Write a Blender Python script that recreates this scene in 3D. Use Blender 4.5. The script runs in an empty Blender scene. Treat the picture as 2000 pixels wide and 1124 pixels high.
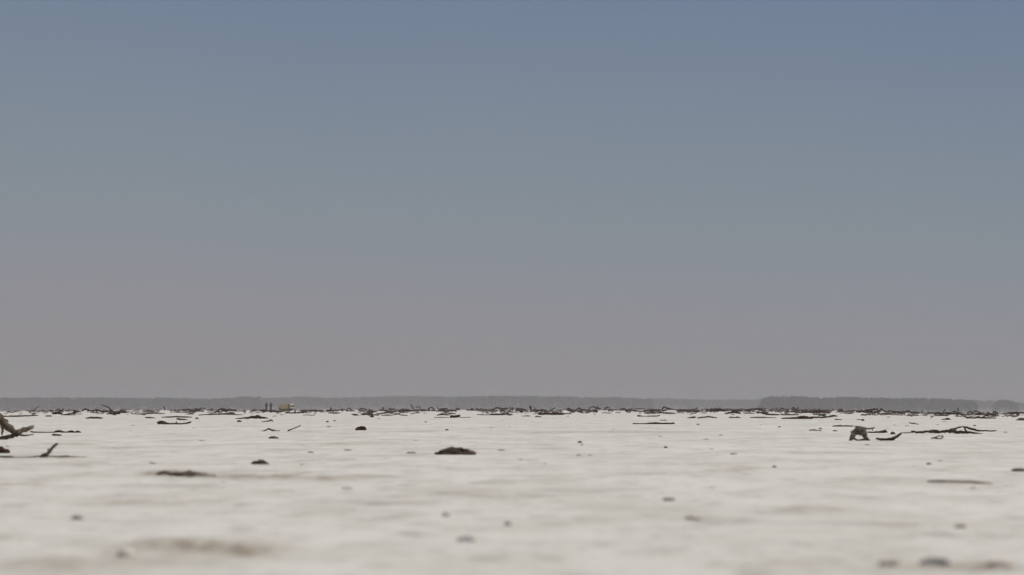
import bpy, bmesh, math, random
import numpy as np
from mathutils import Vector, Matrix

# ------------------------------------------------------------------ camera
sc = bpy.context.scene
F = 2747.0            # focal length in pixels of the 2000 px wide photograph
H = 0.30              # eye height over the salt
EYE = 797.0           # eye-level row of the photograph
TILT = math.atan((EYE - 562.0) / F)
cam_d = bpy.data.cameras.new("camera")
cam = bpy.data.objects.new("camera", cam_d)
sc.collection.objects.link(cam)
cam.location = (0, 0, H)
cam.rotation_euler = (math.radians(90) + TILT, 0, 0)
cam_d.sensor_width = 36.0
cam_d.lens = 36.0 * F / 2000.0
cam_d.clip_start = 0.05
cam_d.clip_end = 20000
cam_d.dof.use_dof = True
cam_d.dof.focus_distance = 27.0
cam_d.dof.aperture_fstop = 2.45
sc.camera = cam

# ------------------------------------------------------------------ light
SUN_EL, SUN_AZ = 56.0, 72.0      # azimuth from +Y towards +X (to the right of the camera)
world = bpy.data.worlds.new("World")
sc.world = world
world.use_nodes = True
wt = world.node_tree
wt.nodes.clear()
def wn(t): return wt.nodes.new(t)
out = wn("ShaderNodeOutputWorld"); bg = wn("ShaderNodeBackground"); bg.inputs[1].default_value = 0.1
sky = wn("ShaderNodeTexSky"); sky.sky_type = 'NISHITA'; sky.sun_disc = False
sky.sun_elevation = math.radians(SUN_EL); sky.sun_rotation = math.radians(SUN_AZ)
sky.dust_density = 4.0; sky.air_density = 1.0
tc = wn("ShaderNodeTexCoord"); sep = wn("ShaderNodeSeparateXYZ")
wt.links.new(tc.outputs['Generated'], sep.inputs[0])
def wmath(op, a, b):
    n = wn("ShaderNodeMath"); n.operation = op
    for i, v in enumerate((a, b)):
        if isinstance(v, (int, float)): n.inputs[i].default_value = v
        else: wt.links.new(v, n.inputs[i])
    return n.outputs[0]
noi = wn("ShaderNodeTexNoise"); noi.inputs['Scale'].default_value = 2.2; noi.inputs['Detail'].default_value = 2.0
wt.links.new(tc.outputs['Generated'], noi.inputs['Vector'])
zz = wmath('ADD', sep.outputs[2], wmath('MULTIPLY', sep.outputs[0], 0.055))
zz = wmath('ADD', zz, wmath('MULTIPLY', wmath('SUBTRACT', noi.outputs['Fac'], 0.5), 0.05))
ramp = wn("ShaderNodeValToRGB")
wt.links.new(wmath('MULTIPLY', zz, 2.5), ramp.inputs[0])
def s2l(c): return tuple((v / 255 / 12.92) if v / 255 <= 0.04045 else ((v / 255 + 0.055) / 1.055) ** 2.4 for v in c)
SKY = [(0.00, (142, 140, 141)), (0.03, (143, 141, 145)), (0.062, (141, 142, 149)), (0.095, (136, 142, 151)),
       (0.145, (130, 141, 151)), (0.18, (125, 138, 151)), (0.23, (118, 133, 151)), (0.285, (111, 128, 151)), (0.40, (92, 114, 146))]
cr = ramp.color_ramp
while len(cr.elements) < len(SKY): cr.elements.new(0.5)
for e, (p, c) in zip(cr.elements, SKY):
    e.position = p * 2.5; e.color = (*s2l(c), 1)
sc10 = wn("ShaderNodeVectorMath"); sc10.operation = 'SCALE'; sc10.inputs['Scale'].default_value = 10.0
wt.links.new(ramp.outputs[0], sc10.inputs[0])
mixs = wn("ShaderNodeMix"); mixs.data_type = 'RGBA'; mixs.clamp_factor = True
fac = wn("ShaderNodeMapRange"); fac.inputs[1].default_value = 0.32; fac.inputs[2].default_value = 0.6
wt.links.new(sep.outputs[2], fac.inputs[0])
wt.links.new(fac.outputs[0], mixs.inputs['Factor'])
wt.links.new(sc10.outputs[0], mixs.inputs[6]); wt.links.new(sky.outputs[0], mixs.inputs[7])
wt.links.new(mixs.outputs[2], bg.inputs[0]); wt.links.new(bg.outputs[0], out.inputs[0])

sun_d = bpy.data.lights.new("sun", 'SUN'); sun_d.energy = 2.0; sun_d.angle = math.radians(0.6); sun_d.color = (1.0, 0.95, 0.88)
sun = bpy.data.objects.new("sun", sun_d); sc.collection.objects.link(sun)
to_sun = Vector((math.cos(math.radians(SUN_EL)) * math.sin(math.radians(SUN_AZ)), math.cos(math.radians(SUN_EL)) * math.cos(math.radians(SUN_AZ)), math.sin(math.radians(SUN_EL))))
sun.rotation_euler = to_sun.to_track_quat('Z', 'Y').to_euler()
sc.view_settings.view_transform = 'Standard'; sc.view_settings.look = 'None'
sc.view_settings.exposure = 0.0; sc.view_settings.gamma = 1.0
sc.cycles.max_bounces = 6; sc.cycles.volume_bounces = 1
sc.cycles.use_denoising = True

# ------------------------------------------------------------------ materials
def material(name, rough=0.9):
    m = bpy.data.materials.new(name); m.use_nodes = True
    b = m.node_tree.nodes["Principled BSDF"]; b.inputs['Roughness'].default_value = rough
    b.inputs['Specular IOR Level'].default_value = 0.2
    return m, m.node_tree, b

def mottled(name, dark, light, scale=8.0, stretch=(1, 1, 1), rough=0.9, bump=0.4, dist=0.01, vary=0.35):
    m, t, b = material(name, rough)
    co = t.nodes.new("ShaderNodeTexCoord"); mp = t.nodes.new("ShaderNodeMapping"); mp.inputs['Scale'].default_value = stretch
    oi = t.nodes.new("ShaderNodeObjectInfo")
    t.links.new(co.outputs['Object'], mp.inputs[0])
    n = t.nodes.new("ShaderNodeTexNoise"); n.noise_dimensions = '4D'; n.inputs['Scale'].default_value = scale; n.inputs['Detail'].default_value = 5
    n.inputs['Roughness'].default_value = 0.65
    t.links.new(mp.outputs[0], n.inputs['Vector'])
    w = t.nodes.new("ShaderNodeMath"); w.operation = 'MULTIPLY'; w.inputs[1].default_value = 40
    t.links.new(oi.outputs['Random'], w.inputs[0]); t.links.new(w.outputs[0], n.inputs['W'])
    r = t.nodes.new("ShaderNodeValToRGB")
    r.color_ramp.elements[0].position = 0.36; r.color_ramp.elements[0].color = (*dark, 1)
    r.color_ramp.elements[1].position = 0.68; r.color_ramp.elements[1].color = (*light, 1)
    t.links.new(n.outputs['Fac'], r.inputs[0])
    h = t.nodes.new("ShaderNodeHueSaturation")
    v = t.nodes.new("ShaderNodeMapRange"); v.inputs[3].default_value = 1 - vary; v.inputs[4].default_value = 1 + vary
    t.links.new(oi.outputs['Random'], v.inputs[0]); t.links.new(v.outputs[0], h.inputs['Value'])
    t.links.new(r.outputs[0], h.inputs['Color']); t.links.new(h.outputs[0], b.inputs['Base Color'])
    bp = t.nodes.new("ShaderNodeBump"); bp.inputs['Strength'].default_value = bump; bp.inputs['Distance'].default_value = dist
    t.links.new(n.outputs['Fac'], bp.inputs['Height']); t.links.new(bp.outputs[0], b.inputs['Normal'])
    return m

M = {}
M['dark'] = mottled("dark_driftwood", (0.022, 0.016, 0.012), (0.115, 0.083, 0.062), 9)
M['red'] = mottled("red_brown_driftwood", (0.03, 0.015, 0.011), (0.13, 0.068, 0.05), 9)
M['grey'] = mottled("weathered_driftwood", (0.07, 0.056, 0.044), (0.28, 0.23, 0.185), 12)
M['tan'] = mottled("bleached_driftwood", (0.06, 0.040, 0.027), (0.25, 0.19, 0.13), 14, bump=0.6)
M['stump'] = mottled("grey_brown_stump_wood", (0.065, 0.05, 0.039), (0.29, 0.235, 0.185), 18, bump=0.8)
M['clod'] = mottled("dark_clod", (0.03, 0.021, 0.015), (0.17, 0.125, 0.095), 22, bump=1.0, dist=0.02)
M['redclod'] = mottled("red_dark_clod", (0.02, 0.010, 0.009), (0.085, 0.04, 0.032), 22, bump=1.0, dist=0.02)
M['stone'] = mottled("grey_pebble", (0.36, 0.34, 0.29), (0.52, 0.49, 0.43), 25, bump=0.6, dist=0.004)
M['darkstone'] = mottled("dark_grey_stone", (0.25, 0.245, 0.23), (0.42, 0.415, 0.39), 25, bump=0.6, dist=0.004)
M['salt'] = mottled("pale_salt_lump", (0.55, 0.50, 0.42), (0.75, 0.70, 0.62), 25, bump=0.6, dist=0.004)
M['brownearth'] = mottled('brown_earth_clod', (0.085, 0.062, 0.045), (0.27, 0.21, 0.155), 25, bump=0.8, dist=0.006)
M['earth'] = mottled("brown_earth_crumb", (0.36, 0.305, 0.24), (0.55, 0.48, 0.395), 25, bump=0.6, dist=0.004)

# ------------------------------------------------------------------ the ground, as a function
def _hash(i, j, s):
    h = (i.astype(np.int64) * 374761393 + j.astype(np.int64) * 668265263 + s * 974634777) & 0xFFFFFFFF
    h = ((h ^ (h >> 13)) * 1274126177) & 0xFFFFFFFF
    h = (h ^ (h >> 16)) & 0xFFFFFF
    return h / float(0xFFFFFF)
def vnoise(x, y, s=0):
    xi = np.floor(x); yi = np.floor(y); fx = x - xi; fy = y - yi
    fx = fx * fx * (3 - 2 * fx); fy = fy * fy * (3 - 2 * fy)
    a = _hash(xi, yi, s); b = _hash(xi + 1, yi, s); c = _hash(xi, yi + 1, s); d = _hash(xi + 1, yi + 1, s)
    return (a + (b - a) * fx) * (1 - fy) + (c + (d - c) * fx) * fy
def fbm(x, y, s=0, o=4):
    v = 0; a = 0.5; t = 0
    for k in range(o):
        v = v + a * vnoise(x, y, s + k * 17); t += a; a *= 0.5; x = x * 2.03 + 3.1; y = y * 2.03 + 1.7
    return v / t
# how far below eye level the flat ends, by bearing (pixels of the photograph)
CX = np.array([-400, 0, 60, 300, 640, 900, 1050, 1200, 1400, 1500, 1600, 1700, 1800, 1850, 1960, 2400.])
CE = np.array([10., 7.6, 5.6, 4.6, 4.5, 3.4, 4.0, 4.4, 3.4, 2.8, 4.2, 7.0, 9.6, 11, 11.2, 13.])
def crest(px): return np.interp(px, CX, CE)
# earth showing through the salt, and one painted shadow: (px, py, half width, half height, strength)
DIRT_SHADOW = [(350, 925, 62, 6.5, 1.1), (410, 930, 100, 4, .55), (540, 931, 150, 5.5, .7), (640, 934, 50, 4, .6), (395, 1068, 170, 17, .75), (500, 1078, 70, 12, .7), (225, 1080, 20, 10, .5),  # last one: shadow left of the pale salt lump, painted in earth brown
        (120, 1105, 170, 22, .42), (300, 1092, 230, 14, .3), (20, 945, 25, 4, .5), (75, 944, 32, 5, .5), (165, 909, 22, 4, .4), (300, 982, 170, 7, .4), (180, 984, 60, 6, .3),
        (890, 964, 70, 5, .4), (960, 966, 90, 6, .35), (1010, 966, 110, 5, .35), (1250, 925, 70, 3.5, .4), (1560, 992, 60, 8, .42), (1620, 994, 45, 6, .38), (1440, 915, 40, 9, .33),
        (1150, 1015, 90, 9, .28), (1750, 1022, 40, 5, .4), (1735, 1101, 32, 9, .55), (1900, 1098, 45, 9, .35), (1950, 1106, 42, 10, .65), (1820, 1106, 130, 9, .5), (1930, 1108, 90, 9, .6), (1850, 1104, 60, 8, .5), (1500, 1095, 170, 14, .3),
        (670, 866, 80, 2.6, .42), (150, 867, 40, 2.2, .45), (230, 875, 40, 2, .4), (130, 893, 45, 2.2, .6), (1880, 940, 70, 3, .55), (600, 843, 35, 2, .4), (1200, 844, 190, 2, .4),
        (1060, 845, 40, 2.2, .4), (1850, 915, 60, 4, .3), (780, 1005, 60, 9, .25), (640, 1000, 90, 9, .22), (1190, 1060, 90, 9, .25), (1290, 1075, 70, 12, .28), (830, 938, 45, 4, .3),
        (990, 940, 40, 4, .3), (30, 1048, 110, 7, .3), (560, 1045, 80, 7, .2), (800, 843, 60, 1.6, .35), (1640, 886, 40, 3, .25), (1390, 918, 20, 6, .3), (1700, 935, 110, 4, .25)]
def project(x, y):
    y = np.maximum(y, 0.05)
    return 1000 + F * x / y, EYE + F * H / y
def dirt_shadow(x, y):
    px, py = project(x, y)
    m = np.zeros_like(px)
    for (cx, cy, rx, ry, s) in DIRT_SHADOW:
        q = ((px - cx) / rx) ** 2 + ((py - cy) / ry) ** 2
        m = np.maximum(m, s * np.exp(-q * 0.9))
    m = m * (0.2 + 1.05 * fbm(x * 9, y * 2.5 + 5, 91, 4) + 0.9 * np.clip(fbm(x * 28, y * 9, 23, 3) - 0.35, 0, 1) * 1.5)
    return np.where(y > 0.6, m * 1.15, 0)
def ground_z(x, y):
    x = np.asarray(x, float); y = np.asarray(y, float)
    r = np.hypot(x, y)
    px = 1000 + F * x / np.maximum(y, 1e-3)
    e = crest(np.clip(px, -400, 2400)); dc = H * F / e
    yy = np.minimum(y, 1500)
    z = np.where((y > dc) & (y > 1), H - e / F * yy - 0.0009 * (yy - dc), 0.0)
    near = 1 / (1 + (r / 14) ** 2)
    z = z + 0.006 * (fbm(x / 0.8, y / 1.1, 3, 4) - 0.5) * near + 0.004 * (fbm(x / 0.07, y / 0.07, 8, 3) - 0.5) * near
    z = z + 0.030 * (fbm(x / 9, y / 9, 5, 3) - 0.5) * (1 - near) * np.clip(r / 25, 0, 1)
    z = z + 0.010 * dirt_shadow(x, y) * (0.2 + fbm(x / 0.05, y / 0.05, 44, 2)) * near
    return z
def gz(x, y): return float(ground_z(np.array([x]), np.array([y]))[0])

def build_ground():
    az = np.concatenate([np.radians(np.linspace(-180, -27, 60)[:-1]), np.radians(np.linspace(-27, 27, 640)), np.radians(np.linspace(27, 180, 60)[1:-1])])
    e = np.concatenate([np.linspace(620, 24, 560), np.linspace(23.4, 2.2, 60)])
    rr = np.concatenate([[0.15, 0.4, 0.8, 1.1], H * F / e, np.geomspace(390, 2450, 40)])
    A, R = np.meshgrid(az, rr); X = R * np.sin(A); Y = R * np.cos(A)
    n_a, n_r = len(az), len(rr)
    D = dirt_shadow(X.ravel(), Y.ravel()); Z = ground_z(X.ravel(), Y.ravel())
    co = np.empty((n_a * n_r, 3)); co[:, 0] = X.ravel(); co[:, 1] = Y.ravel(); co[:, 2] = Z
    i = np.arange(n_r - 1)[:, None] * n_a; j = np.arange(n_a)[None, :]; jn = (j + 1) % n_a
    q = np.stack([i + j, i + n_a + j, i + n_a + jn, i + jn], -1).reshape(-1, 4)[:, ::-1]
    me = bpy.data.meshes.new("ground")
    co = np.vstack([co, [[0, 0, 0]]]); c0 = len(co) - 1
    tri = np.stack([np.full(n_a, c0), np.arange(n_a), (np.arange(n_a) + 1) % n_a], -1)[:, ::-1]
    me.vertices.add(len(co)); me.vertices.foreach_set("co", co.ravel())
    loops = np.concatenate([q.ravel(), tri.ravel()]).astype(np.int32)
    me.loops.add(len(loops)); me.loops.foreach_set("vertex_index", loops)
    starts = np.concatenate([np.arange(len(q)) * 4, len(q) * 4 + np.arange(len(tri)) * 3]).astype(np.int32)
    me.polygons.add(len(starts)); me.polygons.foreach_set("loop_start", starts)
    me.polygons.foreach_set("use_smooth", np.ones(len(starts), bool))
    me.update(calc_edges=True); me.validate()
    at = me.attributes.new("dirt_shadow", 'FLOAT', 'POINT'); at.data.foreach_set("value", np.append(D, 0).astype(np.float32))
    if me.polygons[0].normal.z < 0: me.flip_normals()
    ob = bpy.data.objects.new("ground", me); sc.collection.objects.link(ob)
    ob["kind"] = "structure"; ob["label"] = "flat white salt crust with faint brown earth stains"
    m, t, b = material("salt_crust", 0.95)
    co_ = t.nodes.new("ShaderNodeTexCoord")
    def noise(scale, detail, st=(1, 1, 1)):
        mp = t.nodes.new("ShaderNodeMapping"); mp.inputs['Scale'].default_value = st
        t.links.new(co_.outputs['Object'], mp.inputs[0])
        n = t.nodes.new("ShaderNodeTexNoise"); n.inputs['Scale'].default_value = scale; n.inputs['Detail'].default_value = detail
        n.inputs['Roughness'].default_value = 0.6
        t.links.new(mp.outputs[0], n.inputs['Vector']); return n.outputs['Fac']
    def mr(v, a, b_, c, d):
        n = t.nodes.new("ShaderNodeMapRange"); t.links.new(v, n.inputs[0])
        for k, q_ in enumerate((a, b_, c, d)): n.inputs[k + 1].default_value = q_
        return n.outputs[0]
    def mix(f, a, c):
        n = t.nodes.new("ShaderNodeMix"); n.data_type = 'RGBA'
        t.links.new(f, n.inputs[0])
        for k, v in ((6, a), (7, c)):
            if isinstance(v, tuple): n.inputs[k].default_value = (*v, 1)
            else: t.links.new(v, n.inputs[k])
        return n.outputs[2]
    base = mix(mr(noise(0.35, 6), 0.35, 0.65, 0, 1), (0.675, 0.664, 0.598), (0.60, 0.588, 0.522))
    base = mix(mr(noise(2.2, 6, (1, 0.6, 1)), 0.46, 0.74, 0, 0.75), base, (0.44, 0.415, 0.345))
    base = mix(mr(noise(9.0, 4), 0.54, 0.78, 0, 0.6), base, (0.33, 0.285, 0.23))
    base = mix(mr(noise(0.9, 3), 0.55, 0.8, 0, 0.5), base, (0.55, 0.555, 0.535))
    base = mix(mr(noise(1.5, 9, (0.8, 1, 1)), 0.56, 0.66, 0, 0.5), base, (0.37, 0.335, 0.285))
    base = mix(mr(noise(5.5, 8), 0.57, 0.64, 0, 0.5), base, (0.30, 0.275, 0.235))
    base = mix(mr(noise(26, 4), 0.63, 0.70, 0, 0.75), base, (0.20, 0.17, 0.135))
    base = mix(mr(noise(3.1, 5), 0.62, 0.74, 0, 0.8), base, (0.68, 0.67, 0.64))
    a = t.nodes.new("ShaderNodeAttribute"); a.attribute_name = "dirt_shadow"
    brown = mix(mr(noise(14, 4), 0.4, 0.65, 0, 1), (0.37, 0.315, 0.235), (0.19, 0.155, 0.112))
    base = mix(mr(a.outputs['Fac'], 0.05, 0.95, 0, 0.95), base, brown)
    t.links.new(base, b.inputs['Base Color'])
    bp = t.nodes.new("ShaderNodeBump"); bp.inputs['Strength'].default_value = 0.35; bp.inputs['Distance'].default_value = 0.01
    t.links.new(noise(30, 5), bp.inputs['Height']); t.links.new(bp.outputs[0], b.inputs['Normal'])
    me.materials.append(m)
build_ground()

# ------------------------------------------------------------------ helpers
def link(name, me, mat, parent=None):
    if mat: me.materials.append(mat)
    o = bpy.data.objects.new(name, me); sc.collection.objects.link(o)
    if parent: o.parent = parent
    return o
def tag(o, label, cat, group=None, kind=None):
    if label: o["label"] = label
    if cat: o["category"] = cat
    if group: o["group"] = group
    if kind: o["kind"] = kind
    return o
CT, ST = math.cos(TILT), math.sin(TILT)
def spot(px, py):
    """point of the flat seen at a pixel of the photograph"""
    ex = max(py - EYE, crest(px) + 0.35)
    v = (562.0 - (EYE + ex)) / F
    dz, dy = ST + CT * v, CT - ST * v
    y = H * dy / -dz
    return y * (px - 1000) / F / dy, y
def on_plane(px, py, y):
    v = (562.0 - py) / F
    s = y / (CT - ST * v)
    return Vector((s * (px - 1000) / F, y, H + s * (ST + CT * v)))

def tube(bm, pts, rs, rng, seg=7, knob=0.3):
    """irregular tapering stick along pts with chipped ends"""
    n = len(pts); rings = []
    prev = None
    for i in range(n):
        d = (pts[min(i + 1, n - 1)] - pts[max(i - 1, 0)])
        if d.length < 1e-9: d = Vector((1, 0, 0))
        d.normalize()
        up = Vector((0, 0, 1)) if abs(d.z) < 0.9 else Vector((0, 1, 0))
        u = d.cross(up).normalized(); w = u.cross(d)
        if prev is not None and u.dot(prev) < 0: u = -u; w = -w
        prev = u
        ring = []
        for k in range(seg):
            a = 2 * math.pi * k / seg
            r = rs[i] * (1 + rng.uniform(-knob, knob) * (0.6 if seg > 7 else 1))
            p = pts[i] + u * math.cos(a) * r + w * math.sin(a) * r
            if i in (0, n - 1): p += d * rng.uniform(-0.8, 0.8) * rs[i]
            ring.append(bm.verts.new(p))
        rings.append(ring)
    for i in range(n - 1):
        for k in range(seg):
            k2 = (k + 1) % seg
            bm.faces.new((rings[i][k], rings[i][k2], rings[i + 1][k2], rings[i + 1][k]))
    bm.faces.new(rings[0][::-1]); bm.faces.new(rings[-1])

def smooth_path(pp, per):
    """Catmull-Rom through (px, py, r)"""
    P = [np.array(p, float) for p in pp]
    if len(P) == 2: P = [P[0], (P[0] + P[1]) / 2, P[1]]
    Q = [2 * P[0] - P[1]] + P + [2 * P[-1] - P[-2]]
    res = []
    for i in range(1, len(Q) - 2):
        for k in range(per):
            t = k / per
            a, b, c, d = Q[i - 1], Q[i], Q[i + 1], Q[i + 2]
            res.append(0.5 * (2 * b + (c - a) * t + (2 * a - 5 * b + 4 * c - d) * t * t + (3 * b - a - 3 * c + d) * t ** 3))
    res.append(P[-1])
    return res

def stick_mesh(paths, y0, seed, origin, ystep=0.12):
    rng = random.Random(seed)
    bm = bmesh.new()
    for pp in paths:
        per = 4 if len(pp) < 5 else 3
        path = smooth_path(pp, per)
        yo = rng.uniform(-0.05, 0.05) * 0
        slope = rng.uniform(-1, 1) * ystep
        x_first = path[0][0]
        px_m = y0 / F
        pts, rs = [], []
        for k, (px, py, r) in enumerate(path):
            r = max(r, 0.3) * px_m * 1.08
            y = y0 + slope * (px - x_first) * px_m + yo
            p = on_plane(px, py, y)
            if k not in (0, len(path) - 1):
                p += Vector((rng.uniform(-.3, .3), rng.uniform(-.6, .6), rng.uniform(-.25, .25))) * r
            low = gz(p.x, p.y) + 0.35 * r
            if p.z < low: p.z = low
            pts.append(p - origin); rs.append(r)
        seg = 9 if max(rs) / px_m > 3 else 6
        tube(bm, pts, rs, rng, seg)
    me = bpy.data.meshes.new("wood")
    bm.normal_update(); bm.to_mesh(me); bm.free()
    for p in me.polygons: p.use_smooth = True
    return me

SEED = [11]
def wood(name, label, cat, mat, *paths, base=None, group=None, ystep=0.12, parts=None):
    """one piece of driftwood; with parts (names), each path is a part of its own under an Empty"""
    SEED[0] += 1
    if base is None: base = max(p[1] + 0.5 * p[2] for pp in paths for p in pp)
    pxm = sum(p[0] for p in paths[0]) / len(paths[0])
    pc = min(max(pxm, 5), 1995)
    _, y0 = spot(pc, base)
    x0 = on_plane(pxm, base, y0).x
    org = Vector((x0, y0, gz(x0, y0)))
    m = M[mat] if isinstance(mat, str) else mat
    if parts:
        root = bpy.data.objects.new(name, None); sc.collection.objects.link(root); root.location = org
        root.empty_display_size = 0.1
        for k, (pn, pp) in enumerate(zip(parts, paths)):
            o = link(pn, stick_mesh([pp], y0, SEED[0] * 7 + k, org, ystep), m, root)
    else:
        root = link(name, stick_mesh(paths, y0, SEED[0] * 7, org, ystep), m); root.location = org
    root.rotation_euler = (0, 0, 0)
    return tag(root, label, cat, group)

def lump(name, label, cat, mat, x0, x1, top, base, peak=0.5, group=None, rough=0.42, tail=0.0, sub=3, depth=0.8):
    """a clod or pebble spanning x0..x1 pixels, from base up to top, its peak at a fraction of the width"""
    SEED[0] += 1
    rng = random.Random(SEED[0]); s = SEED[0] * 3.7
    cx = (x0 + x1) / 2
    X, Y = spot(min(max(cx, 5), 1995), base)
    X = on_plane(cx, base, Y).x
    k = Y / F
    w = (x1 - x0) / 2 * k; h = (base - top) * k
    bm = bmesh.new(); bmesh.ops.create_icosphere(bm, subdivisions=sub, radius=1)
    for v in bm.verts:
        c = v.co.copy()
        from mathutils import noise as mn
        n = mn.fractal(Vector((c.x * 1.6 + s, c.y * 1.6, c.z * 1.6)), 1.0, 2.0, 4)
        n2 = mn.fractal(Vector((c.x * 5 + s, c.y * 5, c.z * 5)), 1.0, 2.0, 3)
        t = (c.x + 1) / 2
        f = t / peak if t < peak else (1 - t) / (1 - peak)
        prof = max(0.12, math.sin(min(1.0, max(0.0, f)) * math.pi / 2) ** (0.28 + tail))
        c.x *= 1 + 0.16 * n + 0.05 * n2
        c.y *= depth * (1 + rough * n)
        zz_ = c.z * max(0.12, 1 - (c.x / 1.1) ** 2) ** -0.28 * prof * (1 + rough * n + 0.45 * rough * n2)
        v.co = Vector((c.x * w, c.y * w * (0.55 if w > h * 2 else 0.9), (zz_ * h if c.z > 0 else c.z * 0.25 * h)))
    zt = max(v.co.z for v in bm.verts); xa, xb = min(v.co.x for v in bm.verts), max(v.co.x for v in bm.verts)
    low = 0.5 if name in ("pebble", "stone", "earth_crumb", "salt_lump") else 0.95
    for v in bm.verts:      # true to the span and height asked for
        v.co.x = (v.co.x - (xa + xb) / 2) * 2 * w / (xb - xa)
        if v.co.z > 0: v.co.z *= low * h / zt
    me = bpy.data.meshes.new("lump"); bm.normal_update(); bm.to_mesh(me); bm.free()
    for p in me.polygons: p.use_smooth = True
    o = link(name, me, M[mat]); o.location = (X, Y, gz(X, Y) + 0.002)
    return tag(o, label, cat, group)

# ------------------------------------------------------------------ near driftwood, left edge
wood("driftwood_branch", "thick bleached forked branch jutting in at the left edge of the picture", "driftwood", "tan",
     [(-70, 796, 9.24), (-30, 806, 8.40), (0, 819, 7.56), (12, 829, 6.72), (24, 842, 5.46), (30, 848, 4.62)],
     [(24, 849, 4.62), (38, 843.5, 4.70), (50, 839, 4.37), (63, 834, 3.70)],
     [(36, 847, 3.78), (24, 852, 3.86), (8, 857, 4.20), (-12, 862, 4.62), (-50, 867, 5.04)],
     [(3, 828, 2.52), (4.5, 840, 2.18), (3.5, 850, 1.51)],
     [(34, 848, 2.52), (44, 850.5, 1.85), (65, 849.5, 1.09)],
     base=859, ystep=0.05, parts=("stem", "fork", "lower_limb", "stub", "twig"))
lump("driftwood_lump", "round red-black lump at the left edge below the forked branch", "driftwood", "redclod", -16, 20, 871, 885, .6)
wood("forked_twig", "grey twig lying flat at left with one arm rising steeply", "twig", "grey",
     [(-6, 892, 1.4), (18, 892.5, 2.0), (30, 893.5, 1), (50, 893.8, .8), (75, 892, 1.8), (100, 893, 1.8), (125, 893.2, 1.9), (140, 894, 1), (168, 894.4, .7)],
     [(80, 892, 3), (92, 887, 3.2), (100, 878, 2.8), (106, 871, 2.6), (112, 867.5, 2)],
     [(96, 884, 2.2), (94, 877, 1.4)], parts=("stem", "arm", "stub"), base=894, ystep=0.1)
wood("driftwood_stick", "long thin knotted stick right of the forked branch at the left edge", "driftwood", "dark",
     [(60, 843.5, 1.2), (78, 846, 1.6), (92, 845.5, .9), (106, 844.5, 1.6), (115, 842.5, 2.2), (126, 845, 1.5), (140, 843.5, 2.2), (146, 845, 1.4), (152, 843.5, 2), (158, 845, .8)], base=846)
wood("driftwood_chip", "short flat red-brown chip just below the knotted stick at left", "driftwood", "red",
     [(102, 849.5, 1.6), (110, 850.5, 2.4), (120, 850.5, 1.6)])
wood("driftwood_stick", "long dark stick lying flat behind the forked branch at far left", "driftwood", "dark",
     [(5, 813.5, 1.1), (25, 813.5, 1.7), (50, 812.5, 1.3), (75, 811.5, .8)])
wood("driftwood_chip", "small dark chip beside the far end of the leftmost flat stick", "driftwood", "dark", [(89, 812.8, 1), (95, 813, 1.5), (101, 813, .9)])
wood("driftwood_stick", "short black stick alone on white salt, left of the double brown sticks", "driftwood", "dark",
     [(167, 817.5, 1), (180, 816, 1.9), (190, 816.3, 1.7), (200, 816.8, 1.3)])
wood("driftwood_chip", "small dark flake left of the brown sticks in the left foreground litter", "driftwood", "dark", [(284, 815.5, 1), (291, 816.3, 1.5), (303, 816.8, .8)])
wood("driftwood_stick", "straight black stick end to end with a second one on the far left skyline", "driftwood", "dark", [(76, 803.5, 1.3), (90, 803.8, 1.5), (105, 802.8, 1.5)])
wood("forked_twig", "twig curling upward from the far left skyline", "twig", "grey", [(50, 801, 1.2), (58, 803, 1.2), (66, 801, 1.3), (72, 797, 1.1), (75, 794.5, .9), (77, 796, .7)], base=804)
wood("driftwood_tangle", "reddish brown tangle of flat sticks left of the dark ball of roots", "driftwood", "red",
     [(103, 808, 2), (112, 807, 2.5), (121, 809, 1.6)], [(108, 803, 1), (114, 799.5, 1.2), (121, 804, 1.2)], [(124, 811, 1), (135, 809, 1.4), (155, 804, 1.4)], [(128, 803, 1.4), (142, 801.5, 1.3), (158, 805, 1.2)], [(120, 810, 1), (132, 811.5, 1.1), (148, 810.5, .8)],
     base=811.5, parts=("stem", "twig", "branch", "branch", "branch"))
wood("driftwood_branch", "thin branch rising to the left above the far skyline beside the dark root ball", "driftwood", "dark",
     [(198, 791, .7), (206, 794, .9), (213, 797.5, 1.2), (219, 803, 1.6), (224, 805, 2.2), (233, 806, 1.6)], base=807)
lump("root_ball", "round dark brown root ball on the far left skyline", "driftwood", "clod", 229, 249, 799, 807.5, .5, rough=.4)
wood("driftwood_tangle", "low dark knot of twigs between the red tangle and the root ball", "driftwood", "dark",
     [(160, 803, 1.2), (166, 799.5, 1.5), (172, 801, 1.3), (178, 803, 1.2)], [(176, 803, 1.3), (190, 801.5, 1.5), (200, 804, 1.2)], [(200, 806, 1.2), (210, 804, 1.7), (218, 807, 1.3)], base=807, parts=("stem", "branch", "branch"))
wood("driftwood_stick", "very thin flat stick running right from the root ball", "driftwood", "dark", [(255, 808.5, .7), (275, 809, 1), (300, 807.5, 1.2), (322, 808, .9)])
wood("wooden_stake", "tiny dark stake standing alone on the skyline left of the two people", "stake", "dark", [(321, 802, 1.3), (321.3, 797.5, 1.2), (320.8, 793.5, 1)], base=802.5, ystep=0)
wood("driftwood_stick", "upper of two thin brown sticks in the left middle distance", "driftwood", "red", [(316, 815.5, .8), (330, 815, 1.4), (345, 814, 1.2), (360, 815, 1.6), (375, 815.5, .9)])
wood("driftwood_stick", "short dark slanted stick below the upper brown stick at left", "driftwood", "dark", [(345, 818, 1.4), (354, 819.3, 1.6), (366, 820.3, .9)])
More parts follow.
